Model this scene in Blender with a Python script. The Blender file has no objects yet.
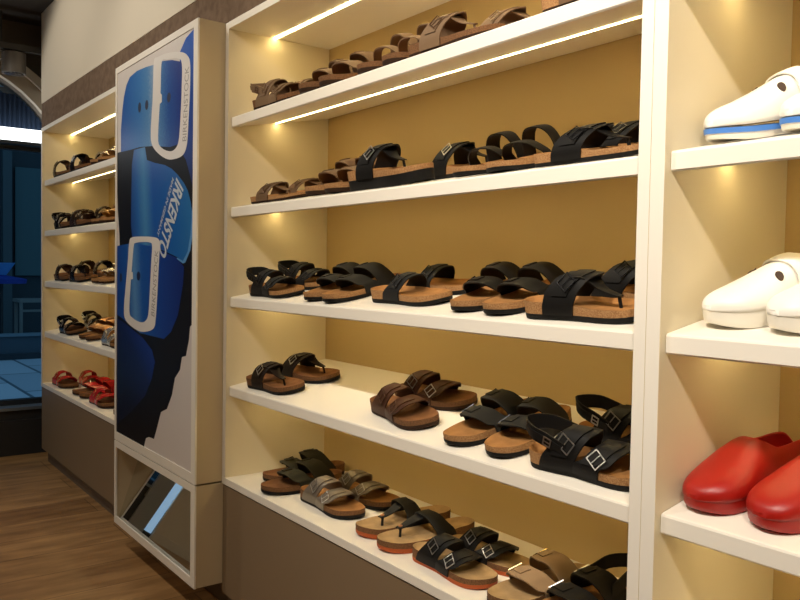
import bpy, bmesh, math, random
from mathutils import Vector, Matrix
random.seed(4)
PI = math.pi
SC = bpy.context.scene
COL = SC.collection

# ------------------------------------------------------------------ materials
MATS = {}
def mat(name, color, rough=.5, metal=0., spec=.5, noise=None, bump=None, emit=None, strength=0.):
    """Principled material; noise=(scale, colour2, detail) mixes a second colour, bump=(scale, strength)."""
    if name in MATS: return MATS[name]
    m = bpy.data.materials.new(name); m.use_nodes = True
    nt = m.node_tree; b = nt.nodes['Principled BSDF']
    b.inputs['Base Color'].default_value = (*color, 1)
    b.inputs['Roughness'].default_value = rough
    b.inputs['Metallic'].default_value = metal
    b.inputs['Specular IOR Level'].default_value = spec
    if noise or bump:
        tc = nt.nodes.new('ShaderNodeTexCoord')
    if noise:
        n = nt.nodes.new('ShaderNodeTexNoise'); n.inputs['Scale'].default_value = noise[0]
        n.inputs['Detail'].default_value = noise[2]
        r = nt.nodes.new('ShaderNodeValToRGB')
        r.color_ramp.elements[0].position = .38; r.color_ramp.elements[1].position = .62
        r.color_ramp.elements[0].color = (*color, 1); r.color_ramp.elements[1].color = (*noise[1], 1)
        nt.links.new(tc.outputs['Object'], n.inputs['Vector'])
        nt.links.new(n.outputs['Fac'], r.inputs['Fac']); nt.links.new(r.outputs['Color'], b.inputs['Base Color'])
    if bump:
        n2 = nt.nodes.new('ShaderNodeTexNoise'); n2.inputs['Scale'].default_value = bump[0]
        bp = nt.nodes.new('ShaderNodeBump'); bp.inputs['Strength'].default_value = bump[1]; bp.inputs['Distance'].default_value = .001
        nt.links.new(tc.outputs['Object'], n2.inputs['Vector'])
        nt.links.new(n2.outputs['Fac'], bp.inputs['Height']); nt.links.new(bp.outputs['Normal'], b.inputs['Normal'])
    if emit:
        b.inputs['Emission Color'].default_value = (*emit, 1); b.inputs['Emission Strength'].default_value = strength
    MATS[name] = m
    return m

def ramp_mat(name, axis, lo, hi, stops, rough=.35, grain=.0):
    """Printed colour gradient along a local direction (the print itself is shaded this way)."""
    m = bpy.data.materials.new(name); m.use_nodes = True
    nt = m.node_tree; b = nt.nodes['Principled BSDF']; b.inputs['Roughness'].default_value = rough; b.inputs['Specular IOR Level'].default_value = .2
    tc = nt.nodes.new('ShaderNodeTexCoord')
    d = nt.nodes.new('ShaderNodeVectorMath'); d.operation = 'DOT_PRODUCT'; d.inputs[1].default_value = axis
    mr = nt.nodes.new('ShaderNodeMapRange'); mr.inputs['From Min'].default_value = lo; mr.inputs['From Max'].default_value = hi
    r = nt.nodes.new('ShaderNodeValToRGB')
    el = r.color_ramp.elements
    while len(el) < len(stops): el.new(.5)
    for e, (p, c) in zip(el, stops): e.position = p; e.color = (*c, 1)
    nt.links.new(tc.outputs['Object'], d.inputs[0]); nt.links.new(d.outputs['Value'], mr.inputs['Value'])
    src = mr.outputs['Result']
    if grain:
        n = nt.nodes.new('ShaderNodeTexNoise'); n.inputs['Scale'].default_value = 160
        a = nt.nodes.new('ShaderNodeMath'); a.operation = 'MULTIPLY_ADD'; a.inputs[1].default_value = grain; 
        s = nt.nodes.new('ShaderNodeMath'); s.operation = 'SUBTRACT'; s.inputs[1].default_value = grain * .5
        nt.links.new(tc.outputs['Object'], n.inputs['Vector'])
        nt.links.new(n.outputs['Fac'], a.inputs[0]); nt.links.new(src, a.inputs[2])
        nt.links.new(a.outputs[0], s.inputs[0]); src = s.outputs[0]
    nt.links.new(src, r.inputs['Fac']); nt.links.new(r.outputs['Color'], b.inputs['Base Color'])
    return m

LED_C = (1., .70, .33)
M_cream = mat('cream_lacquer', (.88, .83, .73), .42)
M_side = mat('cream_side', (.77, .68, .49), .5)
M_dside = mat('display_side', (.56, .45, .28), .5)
M_back = mat('tan_back_panel', (.53, .385, .17), .6)
M_taupe = mat('taupe_front', (.235, .165, .098), .5)
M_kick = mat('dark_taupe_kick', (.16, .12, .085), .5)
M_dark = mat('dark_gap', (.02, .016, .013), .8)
M_led = mat('warm_led', (1, .9, .7), .5, emit=(1., .765, .35), strength=19.)
M_wall = mat('bulkhead_plaster', (.72, .65, .52), .85)
M_felt = mat('brown_felt', (.135, .085, .052), .95, noise=(28, (.19, .125, .08), 6), bump=(300, .6))
M_ceil = mat('dark_ceiling', (.045, .036, .028), .9)
M_wallL = mat('brown_wall', (.14, .11, .08), .9)
M_mirror = mat('mirror_glass', (.78, .80, .80), .015, metal=1.)
M_sil = mat('buckle_silver', (.55, .53, .50), .36, metal=1.)
M_blkm = mat('buckle_black', (.03, .03, .032), .25, metal=.6)
M_brnm = mat('buckle_brown', (.13, .07, .04), .3, metal=.6)
M_brs = mat('buckle_brass', (.65, .48, .24), .25, metal=1.)
M_cop = mat('rivet_copper', (.75, .36, .18), .35, metal=.8)

# ------------------------------------------------------------------ mesh helpers
def link(o, parent=None):
    COL.objects.link(o)
    if parent is not None: o.parent = parent
    return o
def meshobj(name, me, parent=None, kind=None):
    o = bpy.data.objects.new(name, me); link(o, parent)
    if kind: o['kind'] = kind
    return o
def mk(name, V, F, mats, parent=None, kind=None, smooth=False, fm=None, recalc=True):
    me = bpy.data.meshes.new(name); me.from_pydata([tuple(v) for v in V], [], F)
    for m in (mats if isinstance(mats, (list, tuple)) else [mats]): me.materials.append(m)
    if fm: me.polygons.foreach_set('material_index', fm)
    if recalc:
        bm = bmesh.new(); bm.from_mesh(me); bmesh.ops.recalc_face_normals(bm, faces=bm.faces); bm.to_mesh(me); bm.free()
    if smooth: me.polygons.foreach_set('use_smooth', [True] * len(me.polygons))
    me.update()
    return meshobj(name, me, parent, kind)
def boxgeo(boxes):
    V = []; F = []
    for (x0, x1, y0, y1, z0, z1) in boxes:
        n = len(V)
        V += [(x0, y0, z0), (x1, y0, z0), (x1, y1, z0), (x0, y1, z0), (x0, y0, z1), (x1, y0, z1), (x1, y1, z1), (x0, y1, z1)]
        F += [[n + i for i in f] for f in ((0, 3, 2, 1), (4, 5, 6, 7), (0, 1, 5, 4), (1, 2, 6, 5), (2, 3, 7, 6), (3, 0, 4, 7))]
    return V, F
def box(name, b, m, parent=None, kind=None, bevel=0.):
    V, F = boxgeo(b if isinstance(b, list) else [b])
    o = mk(name, V, F, m, parent, kind)
    if bevel:
        bm = bmesh.new(); bm.from_mesh(o.data)
        bmesh.ops.bevel(bm, geom=bm.edges[:], offset=bevel, segments=2, affect='EDGES', profile=.6)
        bm.to_mesh(o.data); bm.free()
    return o
def prism_x(name, prof, x0, x1, m, parent=None, kind=None, bevel=0.):
    """extrude a yz profile along x"""
    n = len(prof)
    V = [(x0, y, z) for y, z in prof] + [(x1, y, z) for y, z in prof]
    F = [list(range(n)), list(range(2 * n - 1, n - 1, -1))] + [[i, (i + 1) % n, n + (i + 1) % n, n + i] for i in range(n)]
    return mk(name, V, F, m, parent, kind)
def empty(name, loc, label, cat, group=None, rot=None, scale=1.):
    o = bpy.data.objects.new(name, None); link(o); o.empty_display_size = .05
    M = Matrix.Translation(loc)
    if rot is not None: M = M @ rot
    o.matrix_world = M @ Matrix.Scale(scale, 4)
    o['label'] = label; o['category'] = cat
    if group: o['group'] = group
    return o
def tag(o, label, cat, group=None):
    o['label'] = label; o['category'] = cat
    if group: o['group'] = group
    return o
def catmull(P, n, closed=False):
    m = len(P); R = []; segs = m if closed else m - 1
    for k in range(n):
        t = k * segs / (n if closed else (n - 1)); i = min(int(t), segs - 1); f = t - i
        g = (lambda j: P[j % m]) if closed else (lambda j: P[max(0, min(m - 1, j))])
        a, b, c, d = g(i - 1), g(i), g(i + 1), g(i + 2)
        R.append(tuple(.5 * ((2 * b[q]) + (-a[q] + c[q]) * f + (2 * a[q] - 5 * b[q] + 4 * c[q] - d[q]) * f * f + (-a[q] + 3 * b[q] - 3 * c[q] + d[q]) * f ** 3) for q in range(len(b))))
    return R
def cyl(V, F, p, axis, r, h, n=24, r2=None):
    a = Vector(axis).normalized(); u = a.orthogonal().normalized(); w = a.cross(u); p = Vector(p); r2 = r if r2 is None else r2
    k = len(V)
    for rr, q in ((r, p), (r2, p + a * h)):
        V += [tuple(q + u * rr * math.cos(2 * PI * i / n) + w * rr * math.sin(2 * PI * i / n)) for i in range(n)]
    F += [[k + i, k + (i + 1) % n, k + n + (i + 1) % n, k + n + i] for i in range(n)]
    F += [list(range(k, k + n)), list(range(k + n, k + 2 * n))]

# ------------------------------------------------------------------ camera
CAM = Vector((2.5189, -1.1279, .7084)); YAW, PITCH, ROLL, FPX = .932, -.0366, .0165, 798.3023
fw = Vector((-math.sin(YAW) * math.cos(PITCH), math.cos(YAW) * math.cos(PITCH), math.sin(PITCH)))
rt = fw.cross(Vector((0, 0, 1))).normalized(); up = rt.cross(fw)
c_, s_ = math.cos(ROLL), math.sin(ROLL)
rr, uu = c_ * rt + s_ * up, -s_ * rt + c_ * up
cd = bpy.data.cameras.new('camera'); cam = bpy.data.objects.new('camera', cd); COL.objects.link(cam)
cd.sensor_fit = 'HORIZONTAL'; cd.sensor_width = 36.; cd.lens = 36. * FPX / 800.; cd.clip_start = .02; cd.clip_end = 200
cam.matrix_world = Matrix(((rr.x, uu.x, -fw.x, CAM.x), (rr.y, uu.y, -fw.y, CAM.y), (rr.z, uu.z, -fw.z, CAM.z), (0, 0, 0, 1)))
SC.camera = cam

# ------------------------------------------------------------------ the room
FZ, CZ = -.485, 2.2
XL, XR, YN, YB = -2.9, 4.2, -4.2, .46       # window wall, right wall, near wall, back wall
def floor_material():
    m = bpy.data.materials.new('oak_planks'); m.use_nodes = True
    nt = m.node_tree; b = nt.nodes['Principled BSDF']; b.inputs['Roughness'].default_value = .42
    b.inputs['Specular IOR Level'].default_value = .35
    tc = nt.nodes.new('ShaderNodeTexCoord'); mp = nt.nodes.new('ShaderNodeMapping'); mp.inputs['Rotation'].default_value = (0, 0, PI / 2)
    br = nt.nodes.new('ShaderNodeTexBrick'); br.offset = .37
    br.inputs['Scale'].default_value = 1.; br.inputs['Brick Width'].default_value = 1.1; br.inputs['Row Height'].default_value = .24
    br.inputs['Mortar Size'].default_value = .0025; br.inputs['Bias'].default_value = 0.
    br.inputs['Color1'].default_value = (.33, .175, .066, 1); br.inputs['Color2'].default_value = (.46, .26, .105, 1); br.inputs['Mortar'].default_value = (.2, .11, .045, 1)
    n = nt.nodes.new('ShaderNodeTexNoise'); n.inputs['Scale'].default_value = 3.2; n.inputs['Detail'].default_value = 6
    mp2 = nt.nodes.new('ShaderNodeMapping'); mp2.inputs['Scale'].default_value = (5, 1, 1)
    mx = nt.nodes.new('ShaderNodeMixRGB'); mx.blend_type = 'MULTIPLY'; mx.inputs['Fac'].default_value = .75
    r = nt.nodes.new('ShaderNodeValToRGB'); r.color_ramp.elements[0].position = .35; r.color_ramp.elements[1].position = .65
    r.color_ramp.elements[0].color = (.55, .5, .45, 1); r.color_ramp.elements[1].color = (1.2, 1.2, 1.2, 1)
    L = nt.links.new
    L(tc.outputs['Object'], mp.inputs['Vector']); L(mp.outputs['Vector'], br.inputs['Vector'])
    L(tc.outputs['Object'], mp2.inputs['Vector']); L(mp2.outputs['Vector'], n.inputs['Vector'])
    L(n.outputs['Fac'], r.inputs['Fac']); L(br.outputs['Color'], mx.inputs['Color1']); L(r.outputs['Color'], mx.inputs['Color2'])
    L(mx.outputs['Color'], b.inputs['Base Color'])
    return m
box('floor', (XL - .3, XR, YN, YB, FZ - .1, FZ), floor_material(), kind='structure')
box('ceiling', (XL - .3, XR, YN, YB, CZ, CZ + .1), M_ceil, kind='structure')
box('wall_right', (XR, XR + .1, YN, YB, FZ, CZ), M_wall, kind='structure')
box('wall_front', (XL - .3, XR, YN - .1, YN, FZ, CZ), M_wall, kind='structure')
box('wall_back', (XL - .3, XR, YB, YB + .1, FZ, CZ), M_wall, kind='structure')
BX0 = -2.624
box('wall_bulkhead', (BX0, 3.46, 0.002, YB, 1.668, CZ), M_wall, kind='structure')
box('trim_1', (BX0, 3.46, 0.004, YB, 1.5275, 1.668), M_felt, kind='structure')

# window wall with an arched shop window
WYC, WZC, WR = -.55, 1.15, .80
def arch(r, n=28): return [(WYC + r * math.cos(PI * i / n), WZC + r * math.sin(PI * i / n)) for i in range(n + 1)]
PLZ = -.205
def wall_with_arch():
    a = arch(WR); V = []; F = []
    out = [(YB, PLZ)] + [(YB, CZ), (YN, CZ), (YN, PLZ)]
    # strips between the arch and the outside border
    pts = [(WYC + WR, PLZ)] + a + [(WYC - WR, PLZ)]
    ext = []
    for (y, z) in pts:
        if z <= WZC + 1e-6: ext.append((YB if y > WYC else YN, z))
        else:
            ext.append((y * 1.0 + (y - WYC) * .2, CZ))
    for x in (XL - .28, XL):
        for p in pts: V.append((x, *p))
        for p in ext: V.append((x, *p))
    n = len(pts)
    for k in (0, 2 * n):
        for i in range(n - 1): F.append([k + i, k + i + 1, k + n + i + 1, k + n + i])
        # corner fills
        F.append([k + n + 1, k + n + 2, len(V) if k == 0 else len(V) + 1])
    V += [(XL - .28, YB, CZ), (XL, YB, CZ), (XL - .28, YN, CZ), (XL, YN, CZ)]
    b = len(V) - 4
    F[n - 1][2] = b; F[2 * n - 1][2] = b + 1
    F.append([n + n - 3, n + n - 2, b + 2]); F.append([2 * n + n + n - 3, 2 * n + n + n - 2, b + 3])
    for i in range(n - 1): F.append([i, i + 1, 2 * n + i + 1, 2 * n + i])
    return V, F
V, F = wall_with_arch()
mk('wall_left', V, F, M_wallL, kind='structure')
# below the sill: dark plinth with a ridge
box('wall_left_sill', [(XL - .28, XL, YN, YB, FZ, PLZ), (XL, XL + .02, WYC - WR, WYC + WR + .1, FZ, -.265)], mat('sill_dark', (.035, .037, .04), .45), kind='structure')
box('trim_2', (XL - .2, XL + .012, WYC - WR, WYC + WR, PLZ, PLZ + .018), mat('sill_metal', (.30, .36, .42), .35, metal=.6), kind='structure')
box('trim_6', (XL, XL + .03, -1.17, -1.04, FZ, CZ - .3), mat('jamb_grey', (.30, .31, .31), .5), kind='structure')
ls = box('sky_glow_strip', (XL, XL + .022, -1.235, -1.175, FZ + .03, 1.4), mat('sky_glow', (.5, .7, .9), .5, emit=(.30, .52, .78), strength=.55))  # added glowing strip in place of reflected sky, not a real lamp
tag(ls, 'added blue glow for reflected sky beside the shop window, seen in the shoe mirror', 'added glow strip')
box('wall_left_panel', (XL, XL + .03, YN, -1.24, FZ, CZ), mat('side_wall_beige', (.62, .56, .45), .8), kind='structure')
box('baseboard_left', (XL + .03, XL + .042, YN, -1.24, FZ, FZ + .06), mat('baseboard_beige', (.60, .55, .46), .6), kind='structure')
def arch_band(name, r0, r1, x0, x1, m):
    a0, a1 = arch(r0), arch(r1); n = len(a0)
    V = [(x, *p) for x in (x0, x1) for p in a0 + a1]; F = []
    for i in range(n - 1):
        F += [[i, i + 1, n + i + 1, n + i], [2 * n + i, 2 * n + i + 1, 3 * n + i + 1, 3 * n + i], [i, i + 1, 2 * n + i + 1, 2 * n + i], [n + i, n + i + 1, 3 * n + i + 1, 3 * n + i]]
    F += [[0, n, 3 * n, 2 * n], [n - 1, 2 * n - 1, 4 * n - 1, 3 * n - 1]]
    return mk(name, V, F, m, kind='structure')
arch_band('trim_3', WR - .005, WR + .075, XL, XL + .05, mat('arch_beige', (.50, .44, .35), .7))
arch_band('trim_4', WR + .075, WR + .125, XL, XL + .08, mat('arch_white', (.72, .66, .55), .6))
# frame, lit transom bar, blind and glass
M_frame = mat('window_frame_dark', (.03, .035, .04), .4)
M_jamb = mat('window_jamb_pale', (.52, .56, .58), .5)
wf = box('window_1', [(XL - .16, XL - .10, WYC - WR, WYC - WR + .05, PLZ, WZC + .2), (XL - .16, XL - .10, WYC + WR - .05, WYC + WR, PLZ, WZC + .2),
                      (XL - .16, XL - .10, WYC - WR, WYC + WR, PLZ, PLZ + .05), (XL - .16, XL - .10, WYC - WR + .02, WYC + WR - .02, 1.43, 1.47)], M_frame, kind='structure')
box('trim_5', (XL - .10, XL - .004, WYC - WR - .001, WYC - WR + .09, PLZ, 1.15), M_jamb, kind='structure')
gl = bpy.data.materials.new('shop_glass'); gl.use_nodes = True
gb = gl.node_tree.nodes['Principled BSDF']; gb.inputs['Transmission Weight'].default_value = 1.; gb.inputs['Roughness'].default_value = 0.; gb.inputs['IOR'].default_value = 1.02
gb.inputs['Base Color'].default_value = (.80, .92, 1., 1)
box('window_glass', (XL - .135, XL - .128, WYC - WR + .05, WYC + WR - .05, PLZ + .05, 1.43), gl, kind='structure')
tb = empty('light_bar', (XL - .04, WYC, 1.474), 'white glowing light bar across the shop window under the blue blind', 'light bar')
box('bar_housing', (-.06, .05, -.685, .685, -.02, -.002), M_frame, tb)
box('bar_diffuser', (-.05, .055, -.685, .685, .012, .076), mat('bar_light', (1, 1, 1), .5, emit=(.93, .97, 1.), strength=2.6), tb, bevel=.004)
def pleated_blind():
    V = []; F = []; n = 110; top = []
    for i in range(n + 1):
        y = WYC - WR + .03 + (2 * WR - .06) * i / n
        dz = math.sqrt(max(0, (WR - .012) ** 2 - (y - WYC) ** 2))
        x = XL - .09 + (.008 if i % 2 else -.008)
        zt = max(1.56, min(WZC + dz, 1.775 - .0 * y)); V += [(x, y, 1.555), (x, y, zt)]
    for i in range(n): F.append([2 * i, 2 * i + 2, 2 * i + 3, 2 * i + 1])
    return V, F
V, F = pleated_blind()
bl = mk('pleated_blind', V, F, mat('blue_blind', (.009, .026, .062), .8), recalc=False)
sm = bl.modifiers.new('thickness', 'SOLIDIFY'); sm.thickness = .002
tag(bl, 'dark blue pleated blind above the glowing bar in the arched window', 'blind')
# light blue fanlight glass above the blind
a = arch(WR - .012); V = []; F = []
sel = [p for p in a if p[1] > 1.775]
V = [(XL - .12, *p) for p in sel] + [(XL - .115, *p) for p in sel]; n = len(sel)
F = [list(range(n)), list(range(2 * n - 1, n - 1, -1))] + [[i, (i + 1) % n, n + (i + 1) % n, n + i] for i in range(n)]
mk('window_2', V, F, mat('fanlight', (.25, .50, .75), .3), kind='structure')

# ceiling rail with a cylinder spotlight by the window
cr = empty('ceiling_rail', (-2.72, -1.0, 2.0), 'grey rail hung below the dark ceiling near the window', 'rail')
box('rail_bar', (-.02, .02, -1.4, 1.4, -.018, .018), mat('rail_grey', (.09, .085, .075), .5), cr)
for yy in (-1.1, -.1, .8): box('hanger_rod', (-.006, .006, yy - .006, yy + .006, .018, .2), mat('rail_dark', (.03, .03, .03), .5), cr)
sp = empty('cylinder_spotlight', (-2.72, -.13, 1.855), 'grey cylinder spotlight hanging from the ceiling rail by the window', 'spotlight')
V = []; F = []; cyl(V, F, (0, 0, -.012), (0, 0, 1), .066, .12, 32); mk('lamp_housing', V, F, mat('lamp_grey', (.17, .155, .135), .5), sp, smooth=False)
V = []; F = []; cyl(V, F, (0, 0, -.016), (0, 0, 1), .052, .006, 32); mk('lens', V, F, mat('lens_dark', (.08, .08, .08), .2), sp)
V = []; F = []; cyl(V, F, (0, 0, .108), (0, 0, 1), .018, .02, 16); mk('stem', V, F, mat('rail_dark', (.03, .03, .03), .5), sp)

# ------------------------------------------------------------------ outside: dusk street
M_pave = bpy.data.materials.new('street_slabs'); M_pave.use_nodes = True
nt = M_pave.node_tree; b = nt.nodes['Principled BSDF']; b.inputs['Roughness'].default_value = .55
tc = nt.nodes.new('ShaderNodeTexCoord'); br = nt.nodes.new('ShaderNodeTexBrick')
br.inputs['Scale'].default_value = 1.; br.inputs['Brick Width'].default_value = 1.3; br.inputs['Row Height'].default_value = .42; br.inputs['Mortar Size'].default_value = .018
br.inputs['Color1'].default_value = (.42, .50, .58, 1); br.inputs['Color2'].default_value = (.58, .66, .74, 1); br.inputs['Mortar'].default_value = (.12, .16, .2, 1)
nt.links.new(tc.outputs['Object'], br.inputs['Vector']); nt.links.new(br.outputs['Color'], b.inputs['Base Color'])
box('street_paving', (-30, XL - .28, -14, 14, -.6, -.43), M_pave, kind='structure')
FX = -10.2
M_teal = mat('curtain_teal', (.055, .11, .12), .7)
fa = empty('shop_facade', (FX, 0, -.43), 'dark shop front behind the low wall on the far side of the dusk street', 'building')
box('facade_wall', (-.2, 0, -5, 9, 0, 6), mat('facade_dark', (.022, .034, .042), .7), fa)
box('curtain', (.02, .06, 1.30, 1.75, .98, 2.55), M_teal, fa)
box('pillar', (.0, .16, 1.12, 1.24, 0, 3.2), mat('facade_pillar', (.05, .075, .085), .6), fa)
lw = empty('low_wall', (-7.903, 0, -.43), 'low dark blue wall along the far side of the street paving', 'wall')
box('wall_body', (-.16, 0, -5, 9, 0, .275), mat('low_wall_blue', (.06, .09, .12), .7), lw)
box('coping', (-.18, .03, -5, 9, .275, .30), mat('low_wall_top', (.16, .23, .28), .6), lw)
box('footing', (0, .05, -5, 9, 0, .07), mat('low_wall_foot', (.03, .04, .05), .8), lw)
ct = empty('cafe_table', (-8.45, 1.02, -.43), 'pale grey cafe table behind the low wall across the street', 'table')
M_cafe = mat('cafe_pale', (.17, .18, .17), .6)
box('tabletop', (-.3, .1, -.02, .75, .66, .70), M_cafe, ct)
for sx in (-.24, .06):
    for yy in (.01, .70): box('leg', (sx - .018, sx + .018, yy - .018, yy + .018, 0, .66), M_cafe, ct)
box('stretcher', (.05, .07, .01, .70, .54, .57), M_cafe, ct)
# blue parasol over the street
pa = empty('street_parasol', (-9.15, .95, -.43), 'bright blue parasol behind the low wall across the street', 'parasol')
def cone(name, z0, z1, r, m, n=24, sag=.1):
    V = [(0, 0, z1)] + [(r * math.cos(2 * PI * i / n), r * math.sin(2 * PI * i / n), z0) for i in range(n)] + [(.97 * r * math.cos(2 * PI * i / n), .97 * r * math.sin(2 * PI * i / n), z0 - .06) for i in range(n)] + [(0, 0, z1 - .06)]
    F = [[0, 1 + i, 1 + (i + 1) % n] for i in range(n)] + [[1 + i, 1 + n + i, 1 + n + (i + 1) % n, 1 + (i + 1) % n] for i in range(n)] + [[2 * n + 1, 1 + n + (i + 1) % n, 1 + n + i] for i in range(n)]
    return mk(name, V, F, m, pa)
cone('canopy', .945, 1.0, .30, mat('parasol_blue', (.012, .04, .30), .6))
V = []; F = []; cyl(V, F, (0, 0, 0), (0, 0, 1), .012, 1.1, 12); mk('pole', V, F, mat('rail_dark', (.03, .03, .03), .5), pa)
V = []; F = []; cyl(V, F, (0, 0, .995), (0, 0, 1), .05, .165, 20, .16); mk('upper_canopy', V, F, mat('parasol_light', (.10, .34, .72), .6), pa)
V = []; F = []; cyl(V, F, (0, 0, 0), (0, 0, 1), .25, .06, 24); mk('foot', V, F, M_cafe, pa)

# ------------------------------------------------------------------ shelving units
D = .3894; TILT = .0735; SLOPE = TILT / (D - .013); TH = .035
ZS = [1.2115, .9120, .6112, .3101]
def shelf_profile(z, s, th):
    """shelf board: rounded front lip, then a thinner board that climbs to the back"""
    k = TILT / (D - s); r = .005; P = []
    def pt(y, dz): P.append((y, z + k * (y - s) + dz))
    P.append((s + r, z)); P.append((s + r * .3, z - r * .3)); P.append((s, z - r))
    P.append((s, z - th + r * .6)); P.append((s + r * .6, z - th))
    pt(s + .034, -th); pt(s + .034, -th + .007); pt(s + .040, -th + .007); pt(s + .040, -th + .002)
    pt(D - .002, -th + .002); pt(D - .002, 0)
    return P
M_led_dim = mat('warm_led_dim', (1, .9, .7), .5, emit=(1., .765, .35), strength=12.5)
def led(parent, x0, x1, y, z, k, w, proud=.002, m=None):
    h = w / 2
    prof = [(y - h, z - k * h - proud), (y + h, z + k * h - proud), (y + h, z + k * h + .006), (y - h, z - k * h + .006)]
    return prism_x('led_strip', prof, x0, x1, m or M_led, parent)
def unit(x0, x1, t, label, zs, s, led_w=.008):
    u = empty('shelving_unit', (x0, 0, FZ), label, 'shelving unit', 'cream wall shelving units')
    ox, oz = -x0, -FZ
    def B(name, b, m, par=u, bev=0.): return box(name, (b[0] + ox, b[1] + ox, b[2], b[3], b[4] + oz, b[5] + oz), m, par, bevel=bev)
    B('back_panel', (x0 + .002, x1 - .002, D, D + .018, -.02, 1.52), M_back)
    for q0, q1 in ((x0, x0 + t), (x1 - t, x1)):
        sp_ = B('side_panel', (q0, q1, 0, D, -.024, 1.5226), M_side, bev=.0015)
        sp_.data.materials.append(M_cream)                     # same cream board, its brighter-lit front put into the colour
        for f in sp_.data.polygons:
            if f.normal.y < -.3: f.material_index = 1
    tp = B('top_panel', (x0 + t, x1 - t, 0.0, D, 1.5, 1.5226), M_cream)
    ml = M_led_dim if x0 < -1 else M_led
    l = led(tp, x0 + t + .003 + ox, x1 - t - .003 + ox, .170, 1.5 + oz, 0, .013, m=ml)
    for i, z in enumerate(zs):
        pr = [(y, zz + oz) for y, zz in shelf_profile(z, s, TH)]
        sh = prism_x('shelf', pr, x0 + t + .001 + ox, x1 - t - .001 + ox, M_cream, u)
        k = TILT / (D - s)
        led(sh, x0 + t + .004 + ox, x1 - t - .004 + ox, .178, z - TH + .002 + k * (.178 - s) + oz, k, led_w, m=ml)
    B('bottom_panel', (x0, x1, -.001, D, -.024, 0), M_cream, bev=.0015)
    B('base_panel', (x0 + .002, x1 - .002, .003, .022, -.400, -.0285), M_taupe)
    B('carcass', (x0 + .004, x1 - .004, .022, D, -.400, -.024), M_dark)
    B('kick_board', (x0 + .004, x1 - .004, .038, .056, FZ, -.400), M_kick)
    return u
XM = 1.6922
unit(0., XM, .0245, 'wide central cream shelving unit full of sandals, right of the poster', ZS, .013)
unit(-2.62, -.8745, .0245, 'far left cream shelving unit by the window with red sandals at its base', ZS, .013)
unit(XM + .0005, 3.40, .0275, 'right cream shelving unit holding white and red clogs', [1.2145, .9139, .6122, .3103], .0161)

# ------------------------------------------------------------------ poster display and mirror cabinet
PX0, PX1, PY = -.872, -.002, -.096
pd_ = empty('poster_display', (PX0, PY, -.018), 'tall cream display box with a large blue sandal poster on its front', 'poster display')
def P3(x, y, z, base): return (x - base[0], y - base[1], z - base[2])
pb = (PX0, PY, -.018)
def BB(name, b, m, par, base, bev=0.): return box(name, (b[0] - base[0], b[1] - base[0], b[2] - base[1], b[3] - base[1], b[4] - base[2], b[5] - base[2]), m, par, bevel=bev)
def frame_boxes(x0, x1, z0, z1, y0, y1, l, r, b, t, base):
    L = [(x0, x0 + l, y0, y1, z0, z1), (x1 - r, x1, y0, y1, z0, z1), (x0 + l, x1 - r, y0, y1, z0, z0 + b), (x0 + l, x1 - r, y0, y1, z1 - t, z1)]
    return [(q[0] - base[0], q[1] - base[0], q[2] - base[1], q[3] - base[1], q[4] - base[2], q[5] - base[2]) for q in L]
box('frame', frame_boxes(PX0, PX1, -.018, 1.5246, PY, PY + .006, .022, .036, .034, .024, pb), M_cream, pd_)
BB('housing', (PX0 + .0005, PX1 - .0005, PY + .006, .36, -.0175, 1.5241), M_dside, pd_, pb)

PFX0, PFX1, PFZ0, PFZ1 = PX0 + .022, PX1 - .036, -.018 + .034, 1.5246 - .024
poster = BB('poster_print', (PFX0 - .004, PFX1 + .004, PY + .003, PY + .0055, PFZ0 - .004, PFZ1 + .004), mat('print_ground', (.70, .64, .60), .4), pd_, pb)
def inkpoly(name, pts, layer, m, holes=None, smooth_n=0, par=None):
    """one printed shape of the poster, an ink film a fraction of a millimetre proud of the sheet"""
    P = list(pts)
    if smooth_n: P = catmull(P, smooth_n, True)
    bm = bmesh.new(); y = PY + .003 - .00012 * layer - pb[1]
    def ring(Q): 
        vs = [bm.verts.new((x - pb[0], y, z - pb[2])) for x, z in Q]
        return [bm.edges.new((vs[i], vs[(i + 1) % len(vs)])) for i in range(len(vs))]
    E = ring(P)
    for h in (holes or []):
        Q = list(h)
        if smooth_n: Q = catmull(Q, smooth_n, True)
        E += ring(Q)
    bmesh.ops.triangle_fill(bm, edges=E, use_beauty=True)
    bmesh.ops.recalc_face_normals(bm, faces=bm.faces)
    for f in bm.faces:
        if f.normal.y > 0: f.normal_flip()
    me = bpy.data.meshes.new(name); bm.to_mesh(me); bm.free(); me.materials.append(m)
    return meshobj(name, me, par or poster)

BL = [(.0, (.003, .008, .05)), (.25, (.008, .05, .30)), (.45, (.02, .16, .62)), (.60, (.16, .42, .85)), (.75, (.02, .15, .60)), (1., (.006, .03, .24))]
blk = mat('print_black', (.005, .005, .008), .4, 0, .15)
inkpoly('printed_sole', [(-0.85, 1.1769), (-0.5736, 1.1691), (-0.3558, 1.1696), (-0.0812, 1.2033), (-0.038, 1.2933), (-0.038, 0.5211), (-0.038, 0.5195), (-0.0601, 0.5072), (-0.0681, 0.4626), (-0.0766, 0.4449), (-0.0937, 0.4058), (-0.1299, 0.3989), (-0.1475, 0.3519), (-0.1938, 0.3186), (-0.2216, 0.2547), (-0.2697, 0.1976), (-0.3301, 0.1775), (-0.3708, 0.1117), (-0.402, 0.065), (-0.4564, 0.0628), (-0.4897, 0.0531), (-0.5117, 0.016), (-0.6779, 0.016), (-0.85, 0.016), (-0.85, 0.5657), (-0.8258, 0.6097), (-0.8141, 0.7337), (-0.8219, 0.8367), (-0.8428, 0.9323), (-0.85, 1.0051)], 1, blk)
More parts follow.
